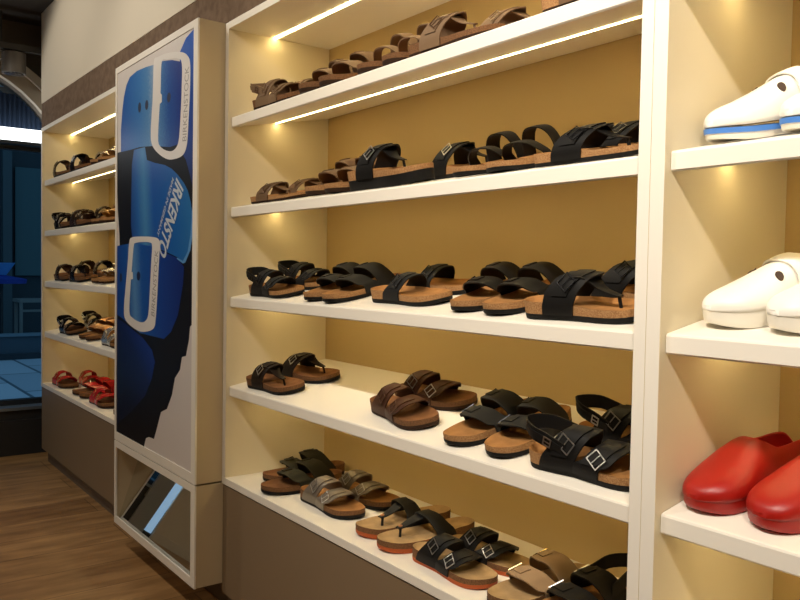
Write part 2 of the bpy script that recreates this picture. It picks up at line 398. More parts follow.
inkpoly('printed_sole_edge', [(-0.1662, 1.4472), (-0.1126, 1.4829), (-0.038, 1.4984), (-0.038, 1.4925), (-0.038, 0.9631), (-0.0692, 1.0182), (-0.1054, 1.072), (-0.1605, 1.1118)], 2, ramp_mat('print_navy', (0, 0, 1), .95, 1.5, [(0, (.004, .010, .05)), (.4, (.006, .045, .27)), (1, (.010, .10, .50))]))
inkpoly('printed_strap', [(-0.644, 1.1654), (-0.5166, 1.1626), (-0.4936, 1.1111), (-0.4067, 1.0914), (-0.3037, 1.0741), (-0.2347, 1.0535), (-0.1775, 1.0275), (-0.122, 0.9956), (-0.0858, 0.9658), (-0.0588, 0.9239), (-0.0449, 0.8731), (-0.0569, 0.8168), (-0.0822, 0.76), (-0.1264, 0.7262), (-0.1821, 0.7435), (-0.3497, 0.7734), (-0.6512, 0.7928), (-0.6765, 0.8726), (-0.6722, 1.0109), (-0.6674, 1.109)], 2, ramp_mat('print_blue_mid', (1, 0, .12), .15, .95, [(0, (0.003, 0.009, 0.065)), (.16, (0.007, 0.036, 0.216)), (.30, (0.022, 0.137, 0.446)), (.40, (0.065, 0.259, 0.540)), (.52, (0.009, 0.101, 0.432)), (.8, (0.009, 0.122, 0.418)), (1, (0.022, 0.158, 0.396))], grain=.05))
inkpoly('printed_strap', [(-0.85, 0.7925), (-0.6513, 0.8007), (-0.4559, 0.7859), (-0.3496, 0.7697), (-0.182, 0.74), (-0.117, 0.7091), (-0.125, 0.6473), (-0.1693, 0.5418), (-0.2349, 0.4778), (-0.3038, 0.4474), (-0.3865, 0.4484), (-0.5637, 0.4503), (-0.7852, 0.496), (-0.85, 0.5067)], 3, ramp_mat('print_blue_low', (1, 0, .12), .05, .80, [(0, (0.006, 0.043, 0.274)), (.25, (0.009, 0.086, 0.360)), (.36, (0.101, 0.274, 0.562)), (.48, (0.009, 0.094, 0.396)), (.75, (0.006, 0.050, 0.302)), (1, (0.004, 0.022, 0.180))], grain=.06))
inkpoly('printed_strap', [(-0.85, 0.4899), (-0.7851, 0.4836), (-0.659, 0.4594), (-0.529, 0.4336), (-0.4285, 0.3963), (-0.3957, 0.3545), (-0.4269, 0.291), (-0.5032, 0.2127), (-0.6548, 0.1319), (-0.85, 0.0457)], 3, ramp_mat('print_blue_bottom', (1, 0, 1.6), .5, 1.2, [(0, (0.001, 0.004, 0.025)), (.5, (0.003, 0.013, 0.086)), (.8, (0.004, 0.029, 0.216)), (1, (0.004, 0.036, 0.259))]))
inkpoly('printed_strap', [(-0.8062, 1.1752), (-0.8073, 1.2648), (-0.7888, 1.3432), (-0.7703, 1.3926), (-0.7392, 1.4353), (-0.6962, 1.4592), (-0.6125, 1.4669), (-0.5097, 1.4625), (-0.4122, 1.4528), (-0.3398, 1.4511), (-0.241, 1.435), (-0.1382, 1.4077), (-0.1191, 1.3434), (-0.1348, 1.2108), (-0.1701, 1.1335), (-0.2554, 1.1329), (-0.429, 1.1563), (-0.5736, 1.1691), (-0.6926, 1.1708)], 3, ramp_mat('print_blue_top', (1, 0, .06), .08, .78, [(0, (0.004, 0.025, 0.180)), (.12, (0.011, 0.094, 0.396)), (.42, (0.036, 0.187, 0.504)), (.56, (0.086, 0.259, 0.533)), (.66, (0.302, 0.432, 0.605)), (.72, (0.072, 0.230, 0.504)), (.86, (0.009, 0.079, 0.346)), (1, (0.006, 0.036, 0.245))], grain=.14))
wht = ramp_mat('print_white', (1, 0, 0), .0, .85, [(0, (.76, .72, .67)), (.5, (.84, .80, .76)), (1, (.80, .76, .72))])
B1o = [(-0.4229, 1.464), (-0.3811, 1.4738), (-0.2803, 1.4674), (-0.157, 1.4453), (-0.0938, 1.4189), (-0.0713, 1.3812), (-0.074, 1.2854), (-0.0853, 1.1872), (-0.0974, 1.1216), (-0.1327, 1.0917), (-0.2067, 1.0857), (-0.2841, 1.0936), (-0.3758, 1.1247), (-0.4398, 1.165), (-0.4514, 1.2183), (-0.4318, 1.3446)]
B1i = [(-0.3398, 1.4476), (-0.2799, 1.4445), (-0.1843, 1.4288), (-0.1472, 1.4027), (-0.1475, 1.3146), (-0.1576, 1.214), (-0.1748, 1.1409), (-0.2167, 1.118), (-0.2747, 1.1209), (-0.3452, 1.1431), (-0.3734, 1.1718), (-0.3673, 1.2435), (-0.3504, 1.3491)]
inkpoly('printed_buckle', B1o, 6, wht, [B1i], 90)
inkpoly('printed_prong', [(-0.4001, 1.3467), (-0.3585, 1.3433), (-0.3379, 1.3291), (-0.3375, 1.3039), (-0.3578, 1.2999), (-0.3995, 1.3101)], 7, wht)
B2o = [(-0.6941, 0.8055), (-0.6637, 0.8227), (-0.5689, 0.8243), (-0.424, 0.8189), (-0.3658, 0.8102), (-0.3499, 0.788), (-0.3591, 0.7149), (-0.3731, 0.6045), (-0.3875, 0.5188), (-0.4082, 0.4803), (-0.4843, 0.4618), (-0.5755, 0.4573), (-0.6837, 0.4737), (-0.7467, 0.4982), (-0.7574, 0.5384), (-0.7357, 0.6326), (-0.7117, 0.7256)]
B2i = [(-0.6391, 0.7887), (-0.6154, 0.8), (-0.5341, 0.8024), (-0.4561, 0.799), (-0.431, 0.7855), (-0.4407, 0.7146), (-0.4554, 0.6017), (-0.4687, 0.5293), (-0.5016, 0.5008), (-0.5643, 0.4931), (-0.6475, 0.5039), (-0.6881, 0.5256), (-0.6794, 0.614), (-0.6587, 0.7137)]
inkpoly('printed_buckle', B2o, 7, wht, [B2i], 90)
inkpoly('printed_prong', [(-0.6988, 0.6856), (-0.6498, 0.6861), (-0.647, 0.6584), (-0.6984, 0.6535)], 8, wht)
ink_hole = mat('print_hole', (.004, .012, .06), .4)
for (u, v, w, h, ly) in ((-0.5791, 1.3212, 0.0173, 0.0199, 4), (-0.4988, 1.3183, 0.0177, 0.0187, 4), (-0.268, 1.3087, 0.0185, 0.0177, 4), (-0.5831, 0.6713, 0.021, 0.0179, 5), (-0.8002, 0.6618, 0.0156, 0.0189, 5)):
    inkpoly('printed_eyelet', [(u + w * math.cos(2 * PI * i / 14), v + h * math.sin(2 * PI * i / 14)) for i in range(14)], ly, ink_hole)
# light edges of the straps in the print
inkpoly('printed_strap_edge', [(-0.0499, 0.91), (-0.038, 0.8861), (-0.038, 0.8262), (-0.0603, 0.7665), (-0.1038, 0.7245), (-0.1263, 0.721), (-0.182, 0.7366), (-0.1821, 0.7418), (-0.1265, 0.7296), (-0.0857, 0.7601), (-0.0604, 0.8169), (-0.0509, 0.8734)], 4, mat('print_pale_blue', (.10, .30, .62), .4))

def lettering(name, body, p0, p1, height, layer, m, bold=.0):
    """flat printed letters from p0 to p1 (points of the poster plane x, z)"""
    cu = bpy.data.curves.new(name, 'FONT'); cu.body = body; cu.size = 1.; cu.offset = bold
    tmp = bpy.data.objects.new(name, cu); COL.objects.link(tmp)
    dg = bpy.context.evaluated_depsgraph_get(); me = bpy.data.meshes.new_from_object(tmp.evaluated_get(dg))
    bpy.data.objects.remove(tmp); bpy.data.curves.remove(cu)
    xs = [v.co.x for v in me.vertices]; ys = [v.co.y for v in me.vertices]
    x0, x1, y0, y1 = min(xs), max(xs), min(ys), max(ys)
    a = Vector(p0); d = Vector(p1) - a; L = d.length; d.normalize(); nrm = Vector((-d.y, d.x))
    y = PY + .003 - .00012 * layer - pb[1]
    for v in me.vertices:
        s = (v.co.x - x0) / (x1 - x0) * L; t = (v.co.y - y0) / (y1 - y0) * height
        q = a + d * s + nrm * t
        v.co = (q.x - pb[0], y, q.y - pb[2])
    me.materials.append(m); me.update()
    return meshobj(name, me, poster)
ink_w = mat('print_letter_white', (.62, .66, .70), .4)
ink_g = mat('print_letter_grey', (.36, .33, .31), .4)
lettering('printed_lettering', 'IRKENSTO', (-0.1915, 1.0218), (-0.3705, 0.7773), .084, 5, ink_w, .028)
lettering('printed_small_lettering', 'MADE IN GERMANY', (-0.2295, 1.025), (-0.3817, 0.8289), .020, 5, ink_w, .01)
lettering('printed_buckle_lettering', 'BIRKENSTOCK', (-0.1012, 1.1355), (-0.0809, 1.383), .036, 8, ink_g)
lettering('printed_buckle_lettering', 'BIRKENSTOCK', (-0.4024, 0.5217), (-0.3641, 0.7662), .036, 9, ink_g)

# mirror cabinet under the poster
mb = (PX0, PY, -.371)
mc = empty('mirror_cabinet', mb, 'low cream cabinet under the poster with a tilted shoe mirror', 'mirror cabinet')
fz0, fz1 = -.371, -.0225
box('frame', frame_boxes(PX0, PX1, fz0, fz1, PY, PY + .006, .022, .036, .030, .026, mb), M_cream, mc)
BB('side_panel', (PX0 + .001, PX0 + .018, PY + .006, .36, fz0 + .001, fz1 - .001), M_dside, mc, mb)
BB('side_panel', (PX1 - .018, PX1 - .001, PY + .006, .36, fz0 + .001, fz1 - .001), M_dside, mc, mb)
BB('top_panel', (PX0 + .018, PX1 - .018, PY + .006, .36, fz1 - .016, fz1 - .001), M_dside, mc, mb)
BB('bottom_panel', (PX0 + .018, PX1 - .018, PY + .006, .36, fz0 + .001, fz0 + .016), M_side, mc, mb)
# tilted mirror
my0, mz0, mz1 = -.083, -.352, -.040
my1 = my0 + (mz1 - mz0) * .342
prof = [(my0, mz0), (my1, mz1), (my1 + .006, mz1 - .002), (my0 + .006, mz0 - .002)]
prism_x('mirror', [(y - mb[1], z - mb[2]) for y, z in prof], .019, PX1 - PX0 - .019, M_mirror, mc)
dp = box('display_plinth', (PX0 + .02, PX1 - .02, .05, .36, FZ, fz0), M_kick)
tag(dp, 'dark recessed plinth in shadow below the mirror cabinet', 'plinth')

# ------------------------------------------------------------------ footwear (built 0.28 m long, toe along +x, heel at x = -.14)
L0 = .28
OUT = [(0, 0.0), (.012, .052), (.045, .095), (.12, .122), (.28, .126), (.42, .132), (.56, .158), (.70, .185), (.82, .182), (.91, .145), (.97, .085), (.998, .01), (.992, -.055), (.955, -.115), (.88, -.16), (.78, -.188), (.66, -.198), (.52, -.184), (.38, -.155), (.24, -.135), (.12, -.122), (.045, -.092), (.012, -.05)]
OL = catmull(OUT, 60, True)
def wid(t, q):
    """half width of the sole at t (0 heel .. 1 toe), q=+1 inner edge, -1 outer edge, in metres"""
    t = min(max(t, .004), .994); best = 0
    for i in range(len(OL)):
        a, b = OL[i], OL[(i + 1) % len(OL)]
        if (a[0] - t) * (b[0] - t) <= 0 and abs(a[0] - b[0]) > 1e-9:
            y = a[1] + (b[1] - a[1]) * (t - a[0]) / (b[0] - a[0])
            if q * y > best: best = q * y
    return best * L0
def lerp(a, b, t): return a + (b - a) * t
def piece(xs, t):
    for (a, va), (b, vb) in zip(xs, xs[1:]):
        if t <= b: 
            f = (t - a) / (b - a); f = f * f * (3 - 2 * f); return lerp(va, vb, f)
    return xs[-1][1]
def ztop(t): return piece([(0, .0365), (.18, .0345), (.42, .0305), (.62, .0255), (.85, .0245), (1., .0275)], t)
def spring(t): return .006 * max(0, (t - .78) / .22) ** 2
def ring(s, zf):
    R = []
    for (t, y) in OL:
        cx = min(max(t, .13), .84); cy = .0 + .012 * math.sin(PI * t)
        x = cx + (t - cx) * s; yy = cy + (y - cy) * s
        R.append(((x - .5) * L0, yy * L0, zf(t, x, yy)))
    return R
def loft(rings, cap0=True, cap1=True):
    V = []; F = []; n = len(rings[0])
    for r in rings: V += r
    for k in range(len(rings) - 1):
        for i in range(n): F.append([k * n + i, k * n + (i + 1) % n, (k + 1) * n + (i + 1) % n, (k + 1) * n + i])
    if cap0: F.append(list(range(n)))
    if cap1: F.append(list(range((len(rings) - 1) * n, len(rings) * n)))
    return V, F
CACHE = {}
def cached(key, fn):
    if key not in CACHE: CACHE[key] = fn()
    return CACHE[key]
def mesh(V, F, m, side, smooth=True, flip_check=True):
    me = bpy.data.meshes.new('m'); me.from_pydata([(x, y * side, z) for x, y, z in V], [], F); me.materials.append(m)
    bm = bmesh.new(); bm.from_mesh(me); bmesh.ops.remove_doubles(bm, verts=bm.verts, dist=1e-6); bmesh.ops.recalc_face_normals(bm, faces=bm.faces); bm.to_mesh(me); bm.free()
    if smooth:
        for p in me.polygons: p.use_smooth = len(p.vertices) <= 4
        me.set_sharp_from_angle(angle=math.radians(42))
    me.update(); return me

def outsole_geo(th=.0108):
    zb = lambda t, x, y: spring(t)
    return loft([ring(.955, zb), ring(.985, lambda t, x, y: spring(t) + .003), ring(1., lambda t, x, y: spring(t) * .8 + th)])
def cork_geo(th=.0108, up=0.):
    return loft([ring(.985, lambda t, x, y: spring(t) * .8 + th - .0005), ring(.99, lambda t, x, y: lerp(th, ztop(t) + up, .5)),
                 ring(1.0, lambda t, x, y: ztop(t) + up - .002), ring(.988, lambda t, x, y: ztop(t) + up), ring(.955, lambda t, x, y: ztop(t) + up - .0012)], True, False)
def footbed_geo(up=0.):
    def dish(s):
        def f(t, x, y):
            d = piece([(0, .011), (.2, .0105), (.45, .006), (.6, .0045), (.72, .006), (1, .005)], x)
            a = .006 * math.exp(-((x - .42) / .14) ** 2) * max(0, y / .12)            # arch support on the inner side
            tb = .0022 * math.exp(-((x - .76) / .035) ** 2)                              # toe bar
            k = min(1, (1 - s) / .3); k = k * k * (3 - 2 * k)
            return ztop(x if s < .9 else t) + up - d * k + (a + tb) * k + .0004
        return f
    return loft([ring(s, dish(s)) for s in (.975, .945, .915, .88, .80, .68, .52, .34, .16, .05)], False, True)

def grid_strip(A, B, n=22, m=4, bulge=.0012):
    a = catmull(A, n); b = catmull(B, n); G = []
    for i in range(n):
        row = []
        for j in range(m + 1):
            f = j / m; p = Vector(a[i]).lerp(Vector(b[i]), f); row.append(p)
        G.append(row)
    N = []
    for i in range(n):
        row = []
        for j in range(m + 1):
            du = G[min(i + 1, n - 1)][j] - G[max(i - 1, 0)][j]; dv = G[i][min(j + 1, m)] - G[i][max(j - 1, 0)]
            q = du.cross(dv)
            if q.length < 1e-12: q = Vector((0, 0, 1))
            q.normalize()
            c = Vector((G[i][j].x, 0, .018))
            if q.dot(G[i][j] - c) < 0: q = -q
            row.append(q)
        N.append(row)
    for i in range(n):
        for j in range(m + 1):
            G[i][j] = G[i][j] + N[i][j] * bulge * math.sin(PI * j / m)
    return G, N
def strip_geo(G, N, th=.0028, off=0., i0=0, i1=None, j0=0, j1=None):
    i1 = len(G) - 1 if i1 is None else i1; j1 = len(G[0]) - 1 if j1 is None else j1
    V = []; F = []; ni = i1 - i0 + 1; nj = j1 - j0 + 1
    for o in (off, off - th):
        for i in range(i0, i1 + 1):
            for j in range(j0, j1 + 1): V.append(tuple(G[i][j] + N[i][j] * o))
    K = ni * nj; g = lambda k, i, j: k * K + i * nj + j
    for i in range(ni - 1):
        for j in range(nj - 1):
            F.append([g(0, i, j), g(0, i + 1, j), g(0, i + 1, j + 1), g(0, i, j + 1)]); F.append([g(1, i, j), g(1, i, j + 1), g(1, i + 1, j + 1), g(1, i + 1, j)])
    for i in range(ni - 1):
        F.append([g(0, i, 0), g(1, i, 0), g(1, i + 1, 0), g(0, i + 1, 0)]); F.append([g(0, i, nj - 1), g(0, i + 1, nj - 1), g(1, i + 1, nj - 1), g(1, i, nj - 1)])
    for j in range(nj - 1):
        F.append([g(0, 0, j), g(0, 0, j + 1), g(1, 0, j + 1), g(1, 0, j)]); F.append([g(0, ni - 1, j), g(1, ni - 1, j), g(1, ni - 1, j + 1), g(0, ni - 1, j + 1)])
    return V, F
def add(a, b):
    n = len(a[0]); return a[0] + b[0], a[1] + [[n + i for i in f] for f in b[1]]
def buckle_geo(G, N, i, w, l, r=.0019, off=.0042, jc=None):
    m = len(G[0]) - 1; j = m // 2 if jc is None else jc
    p = G[i][j] + N[i][j] * off; T = (G[min(i + 1, len(G) - 1)][j] - G[i - 1][j]).normalized(); n = N[i][j]; W = n.cross(T).normalized(); T = W.cross(n)
    V = []; F = []
    def bar(c, ax, h, bx, hb, hn):
        k = len(V)
        for a in (-1, 1):
            for b2 in (-1, 1):
                for c2 in (-1, 1): V.append(tuple(c + ax * h * a + bx * hb * b2 + n * hn * c2))
        for f in ((0, 1, 3, 2), (4, 6, 7, 5), (0, 4, 5, 1), (2, 3, 7, 6), (0, 2, 6, 4), (1, 5, 7, 3)): F.append([k + q for q in f])
    h = r / 2
    bar(p + T * (l / 2), W, w / 2 + h, T, h, h); bar(p - T * (l / 2), W, w / 2 + h, T, h, h)
    bar(p + W * (w / 2), T, l / 2 - h, W, h, h); bar(p - W * (w / 2), T, l / 2 - h, W, h, h)
    bar(p + n * .0008, T, l / 2, W, h * .8, h * .8)
    return V, F
def X(t): return (t - .5) * L0
def cross_edge(x0, x1, x2, h, xm=None, drop=0., q0=1., ht=.8):
    """edge line of a strap: outer side of the sole, over the foot, inner side"""
    xm = x0 if xm is None else xm
    a0, a1 = wid(x0, -1), wid(x1, -1); b0, b1 = wid(xm, 1), wid(x1, 1)
    return [(X(x0), -a0 - .0025, .010), (X(x0 + (x1 - x0) * .25), -wid(x0 + (x1 - x0) * .25, -1) - .0035, .034), (X(lerp(x1, x0, .2)), -a1 * .90, h * .70), (X(lerp(x1, x2, .45)), -a1 * .55, h * .94), (X(x2), 0, h),
            (X(lerp(x1, x2, .5)), b1 * .55, h * .92), (X(lerp(x1, xm, .2)), b1 * .90, h * .66), (X(xm + (x1 - xm) * .25), wid(xm + (x1 - xm) * .25, 1) + .0035, .032), (X(xm), b0 + .0025, .010)]
STY = {
 'two': [('toe_strap', (.41, .53, .585), (.63, .735, .80), .063, .026), ('instep_strap', (.14, .27, .35), (.425, .50, .57), .086, .028)],
 'high': [('toe_strap', (.50, .60, .64), (.62, .70, .755), .072, .018), ('instep_strap', (.27, .33, .36), (.42, .475, .52), .106, .02)],
 'one': [('instep_strap', (.26, .38, .44), (.52, .585, .64), .074, .026)],
}
def build_shoe(style, side, cols, x, y, z, psi, L, label, cat, group, tilt=True, s_front=.013, rise=1.):
    """cols: strap, footbed, cork, outsole, buckle materials"""
    strapM, bedM, corkM, soleM, buckM = cols
    k = SLOPE if tilt else 0.
    R = Matrix.Rotation(math.atan(k), 4, 'X') @ Matrix.Rotation(math.radians(psi), 4, 'Z')
    zz = z + (k * (y - s_front) if tilt else 0.) + .0004
    root = empty('clog' if style.startswith('clog') else 'sandal', (x, y, zz), label, cat, group, R @ Matrix.Diagonal((1, 1, rise, 1)), L / L0)
    sfx = '%s|%d|' % (style, side)
    def put(name, key, geo, m, par=root, smooth=True):
        me = cached(key + m.name + '|%d' % side, lambda: mesh(*geo(), m, side, smooth))
        return meshobj(name, me, par)
    up = .016 if style == 'plat' else 0.
    th = .0108 + up
    st = {'plat': 'thong'}.get(style, style)
    if style.startswith('clog'):
        return build_clog(root, style, side, cols, put)
    put('outsole', 'out%.3f' % th, lambda: outsole_geo(th), soleM)
    put('cork_midsole', 'cork%.3f' % th, lambda: cork_geo(th, up), corkM)
    put('footbed', 'bed%.3f' % up, lambda: footbed_geo(up), bedM)
    def strap(name, A, B, bi=None, bw=.022, bl=.024, n=26, tongue=True, par=None, bulge=.0012):
        if side < 0 and name != 'thong_strap': A = A[::-1]; B = B[::-1]
        if up: A = [(a, b, c + up) for a, b, c in A]; B = [(a, b, c + up) for a, b, c in B]
        key = sfx + name + 'g'
        G, N = cached(key, lambda: grid_strip(A, B, n, 4, bulge))
        def geo():
            g = strip_geo(G, N)
            if bi and tongue: g = add(g, strip_geo(G, N, .0022, .0026, bi - 3, min(bi + 6, n - 2), 1, 3))
            return g
        o = put(name, sfx + name, geo, strapM, par or root)
        if bi: put('buckle', sfx + name + 'b', lambda: buckle_geo(G, N, bi, bw, bl), buckM, o, smooth=False)
        return o
    if st in ('two', 'heel', 'high'):
        for (nm, r, f, h, bw) in STY['high' if st == 'high' else 'two']:
            strap(nm, cross_edge(*r, h), cross_edge(*f, h - .004), None if st == 'high' else 7, bw + .006, .024)
    if st == 'one':
        for (nm, r, f, h, bw) in STY['one']: strap(nm, cross_edge(*r, h), cross_edge(*f, h - .004), 8, bw + .006, .026)
    if st == 'heel':
        lo = [(.38, -1, .034, 1.03), (.24, -1, .050, 1.0), (.10, -1, .062, .92), (.0, 0, .066, 0), (.10, 1, .062, .92), (.24, 1, .050, 1.0), (.38, 1, .034, 1.03)]
        def e(dz): return [(X(t) - (.004 if q == 0 else 0), q * (wid(t, q) * f + .003), zq + dz) for t, q, zq, f in lo]
        strap('heel_strap', e(0), e(.029), 4, .016, .016, bulge=.0)
    if st in ('thong', 'vthong'):
        wide = st == 'vthong'
        r = (.27, .40, .47) if wide else (.11, .26, .39); f = (.50, .56, .60) if wide else (.38, .53, .64)
        h = .076 if wide else .088
        o = strap('instep_strap', cross_edge(*r, h, xm=r[0] + .10), cross_edge(*f, h - .003, xm=f[0] + .08), None if wide else 8, .028, .028)
        tx = .765
        pz = ztop(tx) - .006
        wa, wb = (.024, .010) if wide else (.031, .008); zt = .0735 if wide else .085
        A = [(X(.44), -wa, zt - .003), (X(.54), -wa * .8, zt - .005), (X(.64), -wb * 1.3 + .004, .0575), (X(.73), -wb + .008, .0475), (X(tx + (.03 if wide else .012)), -wb * .8 + .009, .0435)]
        B = [(X(.44), wa, zt - .003), (X(.54), wa * .85, zt - .005), (X(.64), wb * 1.3 + .010, .0575), (X(.73), wb + .010, .0475), (X(tx + (.03 if wide else .012)), wb * .8 + .009, .0435)]
        strap('thong_strap', A, B, None, n=16, tongue=False)
        def post():
            V = []; F = []; cyl(V, F, (X(tx), .009, pz + up), (-.08, 0, 1), .0034, .0445 - pz, 10); return V, F
        put('toe_post', sfx + 'post', post, strapM)
        if wide:
            def riv():
                V = []; F = []; cyl(V, F, (X(tx - .004), .009, .0445 + up), (.12, 0, 1), .0055, .003, 14); return V, F
            put('rivet', sfx + 'riv', riv, M_cop)
    return root

def build_clog(root, style, side, cols, put):
    upM, bedM, midM, soleM, buckM = cols
    prof = style == 'clog_work'
    sh = .030 if prof else .026 if style == 'clog_stripe' else .032
    def sole():
        return loft([ring(.95, lambda t, x, y: spring(t) * 1.6 + .002 * math.sin(PI * t) ** 8), ring(.985, lambda t, x, y: spring(t) * 1.5 + .004), ring(1., lambda t, x, y: spring(t) + .012), ring(1., lambda t, x, y: sh - .012 + spring(t) * .6 if style == 'clog_stripe' else sh)])
    put('outsole', style + 'sole', sole, soleM)
    if style == 'clog_stripe':
        put('stripe', style + 'stripe', lambda: loft([ring(1.03, lambda t, x, y: sh - .0125 + spring(t) * .6 + .003 * math.cos(t * 5)), ring(1.03, lambda t, x, y: sh - .0035 + spring(t) * .6 + .003 * math.cos(t * 5))]), midM)
    PT = [(0, .040), (.04, .082), (.12, .092), (.25, .094), (.38, .099), (.47, .103), (.56, .094), (.68, .079), (.80, .068), (.90, .059), (.965, .048), (1, .034)] if prof else \
         [(0, .038), (.05, .062), (.12, .068), (.25, .088), (.36, .108), (.42, .110), (.52, .098), (.64, .083), (.78, .069), (.89, .060), (.96, .050), (1, .036)]
    if style == 'clog': PT = [(a, .036 + (b - .036) * .86) for a, b in PT]
    PS = catmull(PT, 121)
    def top(t):
        for (a, va), (b, vb) in zip(PS, PS[1:]):
            if t <= b: return lerp(va, vb, (t - a) / max(1e-9, b - a))
        return PS[-1][1]
    t_open = .46 if prof else .36
    NT, NV = 46, 12
    zs = sh - .0005 if style == 'clog_stripe' else sh - .004
    def upper():
        V = []; F = []
        ts = [.5 - .5 * math.cos(PI * (i + .02) / (NT + .04)) for i in range(NT + 1)]
        for t in ts:
            H = top(t) - zs
            if t >= t_open: oa = 0.
            else: oa = min(1., math.sqrt((t_open - t) / .10)) * .50
            for q in (-1, 1):
                w = wid(t, q) * 1.0 + .0015
                for j in range(NV + 1):
                    th_ = (PI / 2) * (1 - oa) * j / NV
                    c, s = math.cos(th_), math.sin(th_)
                    p = .62 if t > .6 else lerp(.62, .85, min(1, (.6 - t) / .2)) if t > .4 else .85
                    yy = q * w * (max(c, 0) ** p) * (1 + .03 * s * c) * (1 if oa == 0 else 1)
                    V.append((X(t), yy, zs + spring(t) * .5 + H * (s ** .85)))
        S = NV + 1
        for i in range(NT):
            for q in (0, 1):
                for j in range(NV):
                    a = (i * 2 + q) * S + j; b = ((i + 1) * 2 + q) * S + j
                    F.append([a, a + 1, b + 1, b])
        # heel and toe closing
        for i in (0, NT):
            for j in range(NV):
                a = (i * 2) * S + j; b = (i * 2 + 1) * S + j; F.append([a, a + 1, b + 1, b])
        return V, F
    key = style + 'upper%d' % side + upM.name
    if key not in CACHE:
        V, F = upper()
        me = mesh(V, F, upM, side)
        bm = bmesh.new(); bm.from_mesh(me); bmesh.ops.remove_doubles(bm, verts=bm.verts, dist=.0006); bmesh.ops.recalc_face_normals(bm, faces=bm.faces)
        for f in bm.faces: f.smooth = True
        bm.to_mesh(me); bm.free(); CACHE[key] = me
    o = meshobj('upper', CACHE[key], root)
    sm = o.modifiers.new('thickness', 'SOLIDIFY'); sm.thickness = .0035; sm.offset = -1
    put('footbed', style + 'bed', lambda: loft([ring(.975, lambda t, x, y: sh - .002), ring(.9, lambda t, x, y: sh + .004), ring(.6, lambda t, x, y: sh - .001), ring(.2, lambda t, x, y: sh - .001)], True, True), bedM)
    if not prof:
        h = top(.45) + .001
        def edge(x, hh):
            P = []
            for a in (-1., -.9, -.62, -.3, 0, .3, .62, .9, 1.):
                w = wid(x, -1 if a < 0 else 1) + .004
                th_ = PI / 2 * (1 - abs(a)); P.append((X(x + .02 * (1 - abs(a))), math.copysign(w * math.cos(th_) ** .62, a), sh + .016 + (hh - sh - .016) * math.sin(th_) ** .85))
            return P
        G, N = cached(style + 'strapg', lambda: grid_strip(edge(.40, h + .002), edge(.50, h - .006), 26, 4, .001))
        s = put('instep_strap', style + 'strap', lambda: strip_geo(G, N, .003, .002), upM)
        def button():
            V = []; F = []; p = G[5][2] + N[5][2] * .002; cyl(V, F, p, N[5][2], .008, .003, 18); return V, F
        put('button', style + 'button', button, buckM, s)
        # cut-outs in front of the strap
        for q, nm in ((-1, 'a'), (1, 'b')):
            def cut(q=q):
                V = []; F = []; n = 16; c = []
                for i in range(n):
                    a = 2 * PI * i / n
                    t = .60 + .022 * math.cos(a); thv = PI / 2 * (.62 + .15 * math.sin(a))
                    w = wid(t, q) + .0015; H = top(t) - sh + .004
                    c.append(Vector((X(t), q * w * math.cos(thv) ** .66, sh - .004 + H * math.sin(thv) ** .85)))
                cen = sum(c, Vector()) / n
                nrm = (c[0] - cen).cross(c[4] - cen).normalized()
                if nrm.z < 0: nrm = -nrm
                V = [tuple(p + nrm * .003) for p in c] + [tuple(p - nrm * .002) for p in c]
                F = [list(range(n)), list(range(2 * n - 1, n - 1, -1))] + [[i, (i + 1) % n, n + (i + 1) % n, n + i] for i in range(n)]
                return V, F
            put('cut_out', style + 'cut' + nm, cut, mat('cut_out_dark', (.045, .022, .014), .7))
    return root

def strapm(name, c, rough=.5, metal=0.): return mat('strap_' + name, c, rough, metal, .18, bump=(420, .25))
S_black = strapm('black', (.0085, .008, .0075)); S_char = strapm('charcoal', (.014, .0138, .0135), .62); S_olive = strapm('olive_black', (.02, .019, .012), .5)
S_dkbr = strapm('dark_brown', (.015, .009, .006), .55); S_brown = strapm('brown', (.062, .024, .011), .5); S_taupe = strapm('taupe', (.19, .12, .068), .55)
S_tmet = strapm('taupe_metallic', (.20, .165, .125), .34, .35); S_tan = strapm('tan', (.30, .20, .115), .55); S_tabr = strapm('taupe_brown', (.15, .09, .05), .55)
S_red = strapm('red_patent', (.50, .02, .022), .16); S_silver = strapm('silver', (.68, .64, .56), .25, .8); S_patent = strapm('black_patent', (.012, .010, .010), .12)
S_bronze = strapm('bronze', (.38, .19, .08), .3, .6); S_gold = strapm('gold', (.60, .36, .12), .3, .6); S_dkpat = strapm('dark_patent', (.05, .026, .016), .18)
def bedm(name, c): return mat('footbed_' + name, c, .85, 0, .2, noise=(40, tuple(q * .82 for q in c), 4), bump=(600, .3))
B_or = bedm('orange_brown', (.40, .19, .062)); B_bei = bedm('beige', (.46, .30, .14)); B_br = bedm('brown', (.24, .105, .040)); B_dk = bedm('dark_brown', (.13, .06, .03))
def corkm(name, c, d): return mat('cork_' + name, c, .85, 0, .2, noise=(420, d, 3), bump=(500, .4))
C_li = corkm('light', (.42, .235, .10), (.27, .13, .05)); C_dk = corkm('dark', (.20, .098, .042), (.12, .055, .024))
O_blk = mat('outsole_black', (.006, .0055, .005), .7, 0, .2, bump=(200, .6)); O_or = mat('outsole_orange', (.42, .085, .018), .6, 0, .3); O_br = mat('outsole_brown', (.032, .016, .009), .75, 0, .15)
W_leather = mat('white_leather', (.86, .83, .76), .42); W_sole = mat('white_sole', (.80, .76, .66), .5); BLUE = mat('blue_stripe', (.07, .22, .62), .45)
RED = mat('red_rubber', (.35, .0085, .0045), .36, bump=(700, .2)); RED_D = mat('red_rubber_inside', (.30, .016, .012), .6); IN_BR = mat('clog_lining', (.12, .05, .03), .8)

